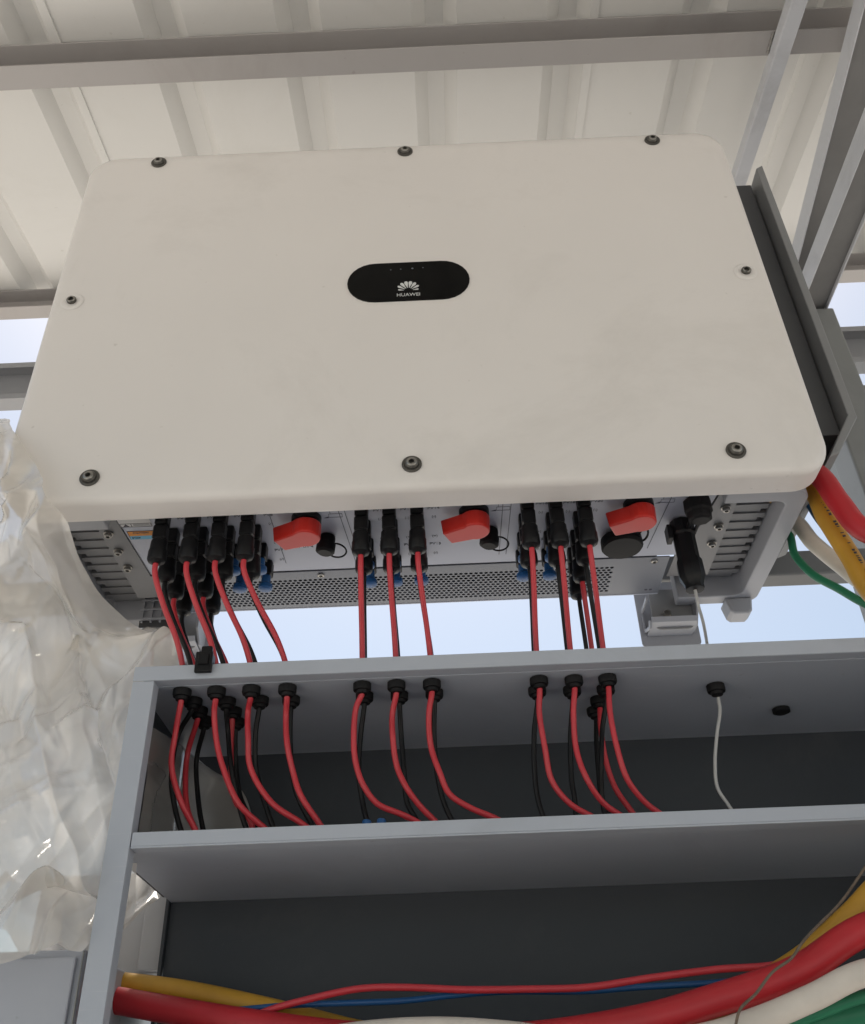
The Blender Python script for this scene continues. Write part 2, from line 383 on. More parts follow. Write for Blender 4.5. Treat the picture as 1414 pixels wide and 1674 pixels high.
# ------------------------------------------------------------------ inverter
inv = thing('solar_inverter', 'large off-white solar inverter with rounded cover and black oval display badge', 'inverter', (0, 0.2, 0.03))
W = 0.5175
bm = B()
prof = [(0.0, 0.042), (0.0, 0.011), (0.0012, 0.006), (0.0045, 0.0022), (0.010, 0.0004), (0.020, 0.0)]
rings = []
for ins, y in prof:
    rings.append([bm.verts.new((x, y, z)) for x, z in rrect(-W+ins, W-ins, ins-0.004, 0.700-ins, 0.047-ins*0.6, 10)])
for a, b in zip(rings, rings[1:]):
    for k in range(len(a)): bm.faces.new((a[k], a[(k+1) % len(a)], b[(k+1) % len(a)], b[k]))
bm.faces.new(rings[-1])
back = [bm.verts.new((x, 0.042, z)) for x, z in rrect(-W+0.004, W-0.004, 0.0, 0.696, 0.044, 10)]
for k in range(len(back)): bm.faces.new((rings[0][k], back[k], back[(k+1) % len(back)], rings[0][(k+1) % len(back)]))
bm.faces.new(back)
cover = obj('cover', bm, 'cover', inv, smooth=35)
zt, zm, zb = 0.677, 0.3545, 0.032
for x, z, kind in ((-.4034, zt, 1), (0, zt, 1), (.4034, zt, 1), (-.4848, zm, 0), (.4848, zm, 0), (-.4014, zb, 1), (0, zb, 1), (.4014, zb, 1)):
    bm = B(); y = -0.0003
    if kind:
        lathe(bm, [(0.0125, 0), (0.0125, 0.0016), (0.0112, 0.0022), (0.0095, 0.0022), (0.0085, 0.0018), (0.0085, 0.0042), (0.0072, 0.0058), (0.0036, 0.0066), (0.0033, 0.0066), (0.0030, 0.0030), (0, 0.0030)], (x, y, z), (0, -1, 0), 24)
        obj('bolt', bm, 'washer', cover, smooth=40)
        bm = B(); lathe(bm, [(0.0066, 0.0062), (0.0060, 0.0068), (0.0042, 0.0072), (0.0034, 0.0072), (0.0034, 0.0050)], (x, y, z), (0, -1, 0), 24, closed=False)
        obj('bolt_head', bm, 'steel', cover, smooth=50)
    else:
        lathe(bm, [(0.017, 0.0002), (0.0155, 0.0014), (0.0125, 0.0016), (0.0095, 0.0008), (0, 0.0006)], (x, y, z), (0, -1, 0), 28)
        obj('bolt_recess', bm, 'cover', cover, smooth=60)
        bm = B(); lathe(bm, [(0.0068, 0.001), (0.0068, 0.0045), (0.0058, 0.0052), (0.0038, 0.0052), (0.0034, 0.0024), (0, 0.0024)], (x, y, z), (0, -1, 0), 20)
        obj('bolt', bm, 'washer', cover, smooth=40)
        bm = B(); lathe(bm, [(0.0060, 0.0052), (0.0056, 0.0058), (0.0038, 0.0058), (0.0036, 0.0045)], (x, y, z), (0, -1, 0), 20, closed=False)
        obj('bolt_head', bm, 'steel', cover, smooth=50)
# display badge: stadium, logo, lettering and LED marks
def stadium(cx, cz, hw, hh, n=14):
    out = []
    for s, a0 in ((1, -90), (-1, 90)):
        for k in range(n+1):
            a = math.radians(a0+180*k/n); out.append((cx+s*(hw-hh)+hh*math.cos(a), cz+hh*math.sin(a)))
    return out
BZ = 0.3655
badge = obj('display_badge', prism(B(), stadium(0.0008, BZ, 0.0885, 0.0405), 'y', -0.0016, 0.001), 'glass', inv, 0.0006, smooth=40)
LC = Vector((0.0005, 0, 0.3450))
for k in range(8):
    a = math.radians(180-(8+k*(164/7)))
    L0, L1, wd = (0.0055, 0.0185, 0.0029) if k in (3, 4) else (0.0055, 0.0185, 0.0026) if k in (2, 5) else (0.0058, 0.0178, 0.0021) if k in (1, 6) else (0.0065, 0.0150, 0.0014)
    d = Vector((math.cos(a), math.sin(a)*1.05)); nrm = Vector((-d.y, d.x))
    pts = []
    for t, ww in ((0, 0.12), (0.3, 0.38), (0.55, 0.72), (0.75, 0.9), (0.9, 0.75), (0.98, 0.35)): pts.append((t, ww))
    out = [(d*(L0+(L1-L0)*t)+nrm*wd*ww) for t, ww in pts]+[(d*(L0+(L1-L0)*t)-nrm*wd*ww) for t, ww in pts[::-1]]
    obj('logo_petal', prism(B(), [(LC.x+q.x, LC.z+q.y) for q in out], 'y', -0.0021, -0.0015), 'white', badge)
text_obj('lettering', 'HUAWEI', 0.0088, M_front(0.0005, -0.0017, 0.3362), 'white', badge)
for k, x in enumerate((-0.0245, -0.0100, 0.0070, 0.0225)):
    obj('led_mark', lathe(B(), [(0.0011 if k != 2 else 0.0018, 0), (0, 0.0003)], (x, -0.00165, 0.3905+0.0006*k), (0, -1, 0), 6), 'ink2', badge)

# housing
body = obj('housing', box(box(B(), -0.475, 0.475, 0.043, 0.343, 0.10, 0.665), -0.398, 0.392, 0.0425, 0.240, 0.034, 0.0995), 'body', inv, 0.003)
plate = obj('connection_plate', prism(B(), [(-0.396, 0.05), (0.404, 0.05), (0.376, 0.2365), (-0.388, 0.2365)], 'z', 0.030, 0.0335), 'plate', inv, 0.0006)
ZP = 0.0298
# perforated fan plate: brick-laid cells, each with a round hole
bm = B(); px_, py_, rr = 0.0074, 0.0068, 0.0029
ya, yb = 0.2605, 0.3355
nr = int((yb-ya)/py_)
xa, xb = -0.2995, 0.2865
zf = 0.0292
for j in range(nr):
    yc = ya+(j+0.5)*py_; off = (j % 2)*px_*0.5
    ncol = int((xb-xa-off)/px_)
    for i in range(ncol):
        xc = xa+off+(i+0.5)*px_
        o8 = [(-.5, -.5), (0, -.5), (.5, -.5), (.5, 0), (.5, .5), (0, .5), (-.5, .5), (-.5, 0)]
        ov = [bm.verts.new((xc+a*px_, yc+b*py_, zf)) for a, b in o8]
        iv = []; it = []
        for a, b in o8:
            l = math.hypot(a, b); iv.append(bm.verts.new((xc+a/l*rr, yc+b/l*rr, zf))); it.append(bm.verts.new((xc+a/l*rr, yc+b/l*rr, zf+0.0009)))
        for k in range(8):
            k2 = (k+1) % 8
            bm.faces.new((ov[k], ov[k2], iv[k2], iv[k])); bm.faces.new((iv[k], iv[k2], it[k2], it[k]))
    # filler ends
    for fx0, fx1 in ((xa-0.003, xa+off), (xa+off+ncol*px_, xb+0.008)):
        if fx1-fx0 > 1e-5:
            q = [bm.verts.new(p) for p in ((fx0, yc-py_/2, zf), (fx1, yc-py_/2, zf), (fx1, yc+py_/2, zf), (fx0, yc+py_/2, zf))]; bm.faces.new(q)
tag(obj('perforated_mesh', bm, 'fan', inv), kind='stuff')
bm = B(); y_e = ya+nr*py_
box(bm, -0.372, 0.362, 0.2395, ya, zf, 0.031); box(bm, -0.372, 0.362, y_e, 0.3445, zf, 0.031)
box(bm, -0.372, xa-0.003, ya, y_e, zf, 0.031); box(bm, xb+0.008, 0.362, ya, y_e, zf, 0.031)
obj('fan_plate', bm, 'fan', inv)
obj('fan_plate_rim', box(B(), -0.372, 0.362, 0.3450, 0.3475, 0.0285, 0.10), 'plate', inv, 0.0005)
obj('fan_bay', box(B(), -0.365, 0.356, 0.2405, 0.3425, 0.060, 0.0985), 'black', inv)
for x in (-0.145, 0.341): obj('screw', lathe(B(), [(0.0052, 0), (0.0048, 0.0022), (0.0026, 0.003), (0.0022, 0.0012), (0, 0.0012)], (x, 0.2495, zf), (0, 0, -1), 14), 'steel', inv, smooth=40)
for x in (0.352, 0.363-0.004): obj('rivet_hole', lathe(B(), [(0.0026, 0), (0, 0.0003)], (x-0.01, 0.3335, zf), (0, 0, -1), 10), 'ink', inv)
# side fins, flanges, handles
for s in (-1, 1):
    bm = B()
    for k in range(12):
        y = 0.075+k*0.0215
        box(bm, *(sorted((s*0.4100, s*0.484))), y, y+0.011, 0.046, 0.0995)
    for f in range(0): pass
    tag(obj('cooling_fins', bm, 'alu', inv), kind='stuff')
    fl = [(s*0.399, 0.05), (s*0.428, 0.05), (s*0.428, 0.30), (s*0.382, 0.30), (s*0.379, 0.2385), (s*0.392, 0.2385)] if s < 0 else [(0.4075, 0.05), (0.430, 0.05), (0.430, 0.30), (0.368, 0.30), (0.370, 0.2385), (0.3795, 0.2385)]
    obj('side_flange', prism(B(), fl, 'z', 0.0315, 0.0345), 'alu', inv, 0.0006)
    obj('fin_backing', box(B(), *sorted((s*0.4285, s*0.476)), 0.05, 0.335, 0.0480, 0.0998), 'alu', inv)
    for y in (0.122, 0.166, 0.21):
        obj('flange_bolt', lathe(B(), [(0.0068, 0), (0.0068, 0.002), (0.0052, 0.0024), (0.0052, 0.0058), (0.0042, 0.0066), (0.0026, 0.0066), (0.0024, 0.003), (0, 0.003)], (s*0.4165, y, 0.0312), (0, 0, -1), 14), 'steel', inv, smooth=40)
    # handle: rounded C of flat bar, both ends against the housing
    oc = rrect(0.30, 0.513, 0.068, 0.364, 0.022, 6); ic = rrect(0.25, 0.487, 0.092, 0.340, 0.014, 6)
    outer = [p for p in oc if p[0] > 0.45]; inner = [p for p in ic if p[0] > 0.43]
    outer = sorted(outer, key=lambda p: math.atan2(p[1]-0.216, p[0]-0.40)); inner = sorted(inner, key=lambda p: math.atan2(p[1]-0.216, p[0]-0.40))
    pts = [(0.404, 0.068)]+outer+[(0.390, 0.364), (0.390, 0.340)]+inner[::-1]+[(0.404, 0.092)]
    obj('handle', prism(B(), [(s*a, b) for a, b in pts], 'z', 0.016, 0.078), 'body', inv, 0.002)
    obj('foot', prism(B(), [(s*0.483+a, b) for a, b in ((-0.021, 0.0155), (0.021, 0.0155), (0.017, -0.006), (0.011, -0.011), (-0.011, -0.011), (-0.016, -0.006))], 'y', 0.345, 0.378), 'body', inv, 0.003)
# right-hand cable shroud: dark front face with a paler turned edge, black block underneath
obj('side_shroud', box(B(), 0.476, 0.590, 0.098, 0.335, 0.128, 0.683), 'shroud', inv, 0.0015)
edge = [(0.5945, 0.692), (0.6065, 0.700), (0.6065, 0.137), (0.566, 0.078), (0.551, 0.072), (0.5945, 0.141)]
obj('shroud_edge', prism(B(), edge, 'y', 0.072, 0.330), 'shroud_edge', inv, 0.0015)
obj('shroud_hole_shade', box(B(), 0.476, 0.560, 0.20, 0.335, 0.09, 0.1275), 'black', inv)  # solid block; the dark of a hollow is put into its black colour
# warning stickers
obj('sticker', box(B(), -0.398+0.003, -0.352, 0.085, 0.1075, ZP-0.0003, ZP), 'label', inv)
for a in ((-0.3945, -0.3525, 0.1065, 0.1072), (-0.3945, -0.3525, 0.0990, 0.0996), (-0.3800, -0.3793, 0.0996, 0.1065), (-0.3945, -0.3938, 0.0996, 0.1065), (-0.3532, -0.3525, 0.0996, 0.1065)):
    obj('sticker_line', box(B(), *a, ZP-0.0006, ZP-0.0003), 'ink', inv)
for k in range(2): obj('sticker_line', box(B(), -0.377, -0.356+0.002*k, 0.1012+0.0024*k, 0.1018+0.0024*k, ZP-0.0006, ZP-0.0003), 'ink2', inv)
obj('sticker_mark', prism(B(), [(-0.391, 0.1058), (-0.383, 0.1058), (-0.387, 0.1002)], 'z', ZP-0.0006, ZP-0.0003), 'ink', inv)
obj('sticker', box(B(), -0.3905, -0.3545, 0.1175, 0.1375, ZP-0.0003, ZP), 'ink', inv)
obj('sticker_band', box(B(), -0.3895, -0.3555, 0.1182, 0.1285, ZP-0.0006, ZP-0.0003), 'orange', inv)
obj('sticker_band', box(B(), -0.3895, -0.3555, 0.1288, 0.1368, ZP-0.0006, ZP-0.0003), 'cyan', inv)
text_obj('lettering', 'CAUTION', 0.0048, M_down(-0.3725, 0.1215, ZP-0.0007), 'ink2', inv)
text_obj('lettering', 'STOP', 0.0050, M_down(-0.3815, 0.1335, ZP-0.0007), 'ink', inv)
# sockets, rows and columns of the connector field
ROWS = (0.075, 0.120, 0.165, 0.210)
COLS = [-0.328, -0.2885, -0.2525, -0.2165, -0.0695, -0.0335, 0.0025, 0.1455, 0.182, 0.2185]
def socket(x, y):
    bm = B(); box(bm, x-0.0085, x+0.0085, y-0.0085, y+0.0085, 0.006, 0.0295)
    return obj('socket', bm, 'black', inv, 0.0025)
def blue_plug(x, y, dz=0):
    bm = lathe(B(), [(0.0062, -0.004), (0.0066, 0.012+dz), (0.0098, 0.015+dz), (0.0100, 0.021+dz), (0.0070, 0.023+dz), (0, 0.023+dz)], (x, y, 0.008), (0, 0, -1), 14)
    return obj('blue_plug', bm, 'blue', inv, smooth=35)
for ci, x in enumerate(COLS):
    for ri, y in enumerate(ROWS):
        socket(x, y)
        if ri >= 2 and ci in (2, 3, 4, 5, 6, 7, 8): blue_plug(x, y, 0.0 if ri == 2 else 0.001)
    if ci >= 3 or True:
        t1 = 'PV%d' % (2*ci+2); t0 = 'PV%d' % (2*ci+1)
        dx = 0.0215
        for (s_, yy, sz) in (('(+)', 0.073, 0.0068), (t1, 0.0925, 0.0078), ('(-)', 0.113, 0.0068), ('(+)', 0.160, 0.0068), (t0, 0.1795, 0.0078), ('(-)', 0.2035, 0.0068)):
            text_obj('port_lettering', s_, sz, M_down(x+dx-(0.003 if ci < 3 else 0), yy, ZP), 'ink2', inv)
# separators printed on the plate
for (xa_, xb_) in ((-0.1035, -0.0920), (-0.0955, -0.0840), (0.1155, 0.1135), (0.1265, 0.1235), (0.339, 0.325), (-0.194, -0.191)):
    bm = B(); prism(bm, [(xa_, 0.075), (xa_+0.0009, 0.075), (xb_+0.0009, 0.215), (xb_, 0.215)], 'z', ZP-0.0003, ZP); obj('printed_line', bm, 'ink2', inv)
text_obj('lettering', 'MAIN DC', 0.0125, M_down(-0.150, 0.172, ZP), 'ink', inv)
# rotary switches
def switch(x, y, big):
    hub = obj('switch_base', lathe(B(), [(0.020, 0), (0.020, 0.008), (0.017, 0.010), (0, 0.010)], (x, y, 0.0298), (0, 0, -1), 24), 'black', inv, smooth=40)
    # grip: round hub merging into a wide lever that points left and back
    pts = []
    ang = math.radians(158)
    for k in range(15):
        a = ang+math.radians(58)+math.radians(244)*k/14
        pts.append((x+0.0205*math.cos(a), y+0.0205*math.sin(a)))
    d = Vector((math.cos(ang), math.sin(ang))); nn = Vector((-d.y, d.x))
    p0 = Vector((x, y))
    for tt, ww in ((0.0415, -0.0135), (0.0430, 0.0150)):
        q = p0+d*tt+nn*ww; pts.append((q.x, q.y))
    bm = prism(B(), pts, 'z', -0.004, 0.0185)
    top = [v for v in bm.verts if v.co.z < 0]
    for v in top:
        v.co.x = x+(v.co.x-x)*0.94; v.co.y = y+(v.co.y-y)*0.94
    knob = obj('rotary_switch', bm, 'redplastic', inv, 0.0022, segs=3)
    tx = x+0.036
    text_obj('lettering', 'OFF', 0.0085, M_down(tx+0.002, y-0.020, ZP), 'ink', inv)
    for a in ((tx-0.006, tx+0.012, y-0.0072, y-0.0066), (tx-0.006, tx+0.012, y+0.0006, y+0.0012), (tx+0.0115, tx+0.0121, y-0.0066, y+0.0006), (tx-0.0064, tx-0.0058, y-0.0066, y+0.0006), (tx-0.004, tx-0.0033, y-0.013, y-0.0074)):
        obj('printed_line', box(B(), *a, ZP-0.0003, ZP), 'ink2', inv)
    obj('printed_arrow', prism(B(), [(tx-0.013, y+0.002), (tx-0.0065, y-0.001), (tx-0.0068, y+0.002)], 'z', ZP-0.0003, ZP), 'ink', inv)
    if not big:
        cx, cy = x+0.0225, y+0.046
        cap = obj('sealing_cap', lathe(B(), [(0.0105, 0), (0.0115, 0.004), (0.0115, 0.012), (0.0132, 0.013), (0.0132, 0.024), (0.0095, 0.027), (0, 0.027)], (cx, cy, 0.0297), (-0.12, 0.05, -1), 16), 'rubber', inv, smooth=35)
        ring = [(cx+0.012+0.0125*math.sin(2*PI*k/14)*1.0, cy+0.014-0.013*math.cos(2*PI*k/14), 0.018-0.006*math.sin(PI*k/14)) for k in range(15)]
        obj('cap_tether', tube(B(), ring, 0.0013, 6, 3), 'rubber', inv, smooth=180)
    else:
        cx, cy = x-0.013, y+0.078
        obj('sealing_cap', lathe(B(), [(0.020, 0), (0.022, 0.004), (0.0285, 0.006), (0.0290, 0.018), (0.0265, 0.0215), (0, 0.0220)], (cx, cy, 0.0297), (0, 0, -1), 26), 'rubber', inv, smooth=35)
        ring = [(cx+0.027+0.006*math.sin(2*PI*k/12), cy-0.020-0.015*math.cos(2*PI*k/12), 0.017) for k in range(13)]
        obj('cap_tether', tube(B(), ring, 0.0016, 6, 3), 'rubber', inv, smooth=180)
switch(-0.1455, 0.1035, 0); switch(0.0775, 0.1035, 0); switch(0.2955, 0.1015, 1)
# communication socket cap beside the right edge
obj('gland_cap', lathe(B(), [(0.0155, 0), (0.0185, 0.003), (0.0190, 0.018), (0.0165, 0.021), (0.0160, 0.030), (0.0125, 0.033), (0, 0.033)], (0.372, 0.098, 0.0297), (0, 0.1, -1), 8), 'rubber', inv, 0.001, smooth=30)
obj('cap_tether', box(box(B(), 0.362, 0.366, 0.112, 0.150, 0.008, 0.012), 0.374, 0.378, 0.112, 0.150, 0.008, 0.012), 'rubber', inv, 0.001)
# mounting brackets hooked under the back edge
for s in (-1, 1):
    cx = 0.384*s; up_ = 0.033
    obj('bracket_plate', prism(B(), rrect(cx-0.046, cx+0.046, -0.068+up_, 0.08, 0.008, 4), 'y', 0.401, 0.404), 'body', inv, 0.0006)
    obj('bracket_hook', prism(B(), [(0.352, 0.028), (0.400, 0.028), (0.400, -0.044+up_), (0.362, -0.056+up_), (0.354, -0.046+up_), (0.360, -0.043+up_), (0.366, -0.050+up_), (0.396, -0.040+up_), (0.396, 0.022), (0.352, 0.022)], 'x', cx-0.040, cx-0.037), 'body', inv, 0.0005)
    obj('bracket_hook', prism(B(), [(0.350, 0.028), (0.400, 0.028), (0.400, -0.047+up_), (0.372, -0.047+up_), (0.350, 0.005)], 'x', cx+0.034, cx+0.0375), 'body', inv, 0.0005)
    obj('bracket_shelf', prism(B(), [(0.3535, -0.040+up_), (0.357, -0.0455+up_), (0.400, -0.0475+up_), (0.400, -0.050+up_), (0.356, -0.0485+up_), (0.350, -0.042+up_)], 'x', cx-0.0365, cx+0.0335), 'body', inv, 0.0005)
    obj('bracket_web', prism(B(), rrect(cx-0.030, cx+0.0335, -0.020, 0.05, 0.012, 5), 'y', 0.372, 0.3745), 'shroud_edge', inv, 0.0008)
    obj('bracket_bolt', lathe(B(), [(0.008, 0), (0.008, 0.002), (0.006, 0.0025), (0.006, 0.008), (0, 0.008)], (cx-0.008, 0.3718, 0.004), (0, -1, 0), 6), 'steel', inv, 0.0005)
# little grille on the left rear corner
for k in range(4): obj('grille_bar', box(B(), -0.432+0.014*k, -0.4295+0.014*k, 0.336, 0.339, 0.01, 0.0595), 'body', inv)
for k in range(3): obj('grille_bar', box(B(), -0.434, -0.384, 0.333, 0.3355, 0.014+0.016*k, 0.0165+0.016*k), 'body', inv)
obj('grille_back', box(B(), -0.436, -0.382, 0.3425, 0.3455, 0.005, 0.0995), 'shroud', inv)

# ------------------------------------------------------------------ open cabinet below
cab = thing('open_cabinet', 'grey sheet metal cabinet with open front and a shelf, below the inverter', 'cabinet', (0.3, 0.2, -1.2))
XL, XR, YF, YB = -0.342, 0.95, 0.10, 0.360
ZT, ZU = -0.1800, -0.1985
obj('top_panel', box(box(B(), XL, XR, YF+0.0015, YB, ZT-0.0025, ZT-0.0002), XL, XR, YF, YF+0.0015, ZU, ZT), 'cab', cab, 0.0006)
obj('top_flange', box(B(), -0.3155, XR-0.03, YF+0.0018, YF+0.018, ZU, ZU+0.0015), 'cab', cab)
obj('top_lining', box(B(), XL+0.002, XR-0.002, YF+0.0185, YB-0.002, ZU-0.0005, ZU+0.0015), 'cab', cab)
obj('front_post', box(B(), XL, -0.3160, YF, YF+0.0205, -1.2, ZU-0.0006), 'cab', cab, 0.001)
obj('front_post', box(B(), XR-0.026, XR, YF, YF+0.0205, -1.2, ZU-0.0006), 'cab', cab, 0.001)
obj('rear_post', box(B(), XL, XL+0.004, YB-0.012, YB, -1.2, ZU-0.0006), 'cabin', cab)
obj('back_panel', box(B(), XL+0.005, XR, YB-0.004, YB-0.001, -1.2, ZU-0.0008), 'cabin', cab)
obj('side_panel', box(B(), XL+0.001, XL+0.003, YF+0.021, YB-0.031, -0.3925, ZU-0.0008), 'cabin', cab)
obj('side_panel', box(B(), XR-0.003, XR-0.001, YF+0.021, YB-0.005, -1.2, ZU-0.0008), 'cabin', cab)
obj('shelf', box(box(box(B(), XL+0.0045, XR-0.004, YF+0.0212, YB-0.0045, -0.3934, -0.3915), -0.3150, XR-0.027, YF+0.0010, YF+0.0210, -0.3935, -0.3915), -0.3150, XR-0.027, YF+0.0010, YF+0.0032, -0.3914, -0.3765), 'cab', cab, 0.0005)
obj('unseen_shade_floor', box(B(), XL+0.005, XR-0.004, YF+0.021, YB-0.005, -0.625, -0.622), 'cabin', cab)  # unseen floor, set high and dark to deepen the shade in the compartment
def gland(x, y, r=0.0112):
    bm = lathe(B(), [(r*0.8, 0), (r, 0.001), (r, 0.008), (r*0.93, 0.010), (r*0.70, 0.0105), (r*0.62, 0.014), (r*0.42, 0.0145)], (x, y, ZU-0.0006), (0, 0, -1), 14)
    lathe(bm, [(r*0.95, 0), (r*0.95, 0.007), (r*0.6, 0.011), (r*0.4, 0.0115)], (x, y, ZT), (0, 0, 1), 12)
    return obj('cable_gland', bm, 'rubber', cab, smooth=35)

# ------------------------------------------------------------------ solar cables
def cable(colour, ci, ri, gxy, pts, label, tail=True, plug=True):
    x, y = COLS[ci], ROWS[ri]
    rad = 0.0035 if colour == 'red' else 0.0032
    gx, gy = gxy; gland(gx, gy)
    path = [(x, y, -0.043), (x, y+0.001, -0.062)]
    dx, dy = gx-x, gy-y
    path += [(x+dx*0.30, y+dy*0.30, -0.100), (x+dx*0.72, y+dy*0.72, -0.140), (gx-dx*0.06, gy-dy*0.06, -0.172), (gx, gy, -0.190), (gx, gy, -0.212)]
    jr = random.Random(ci*7+ri)
    path += [(a+jr.uniform(-.0012, .0012), b+jr.uniform(-.006, .006), c+jr.uniform(-.0012, .0012)) for a, b, c in pts]
    if tail:
        e = Vector(pts[-1]); f = Vector(pts[-2]); d = (e-f); d.z = 0
        path += [(e.x+max(0.015, d.x*0.9), e.y+0.012, -0.3815+0.003*random.random()), (e.x+0.10, e.y+0.03, -0.3865)]
    o = obj('solar_cable', tube(B(), path, rad, 10, 6), 'redcable' if colour == 'red' else 'blackcable', smooth=180)
    tag(o, label, 'cable', 'solar cables between the inverter and the cabinet')
    bm = B()
    box(bm, x-0.0088, x+0.0088, y-0.0080, y+0.0080, -0.016, 0.0055)
    bmesh.ops.bevel(bm, geom=bm.edges[:], offset=0.002, segments=1, affect='EDGES')
    lathe(bm, [(0.0088, 0), (0.0104, 0.002), (0.0108, 0.014), (0.0116, 0.016), (0.0118, 0.028), (0.0108, 0.031), (0.0070, 0.0325), (0.0050, 0.0345)], (x, y, -0.0162), (0, 0, -1), 12)
    obj('plug', bm, 'black', o, smooth=30)
    return o
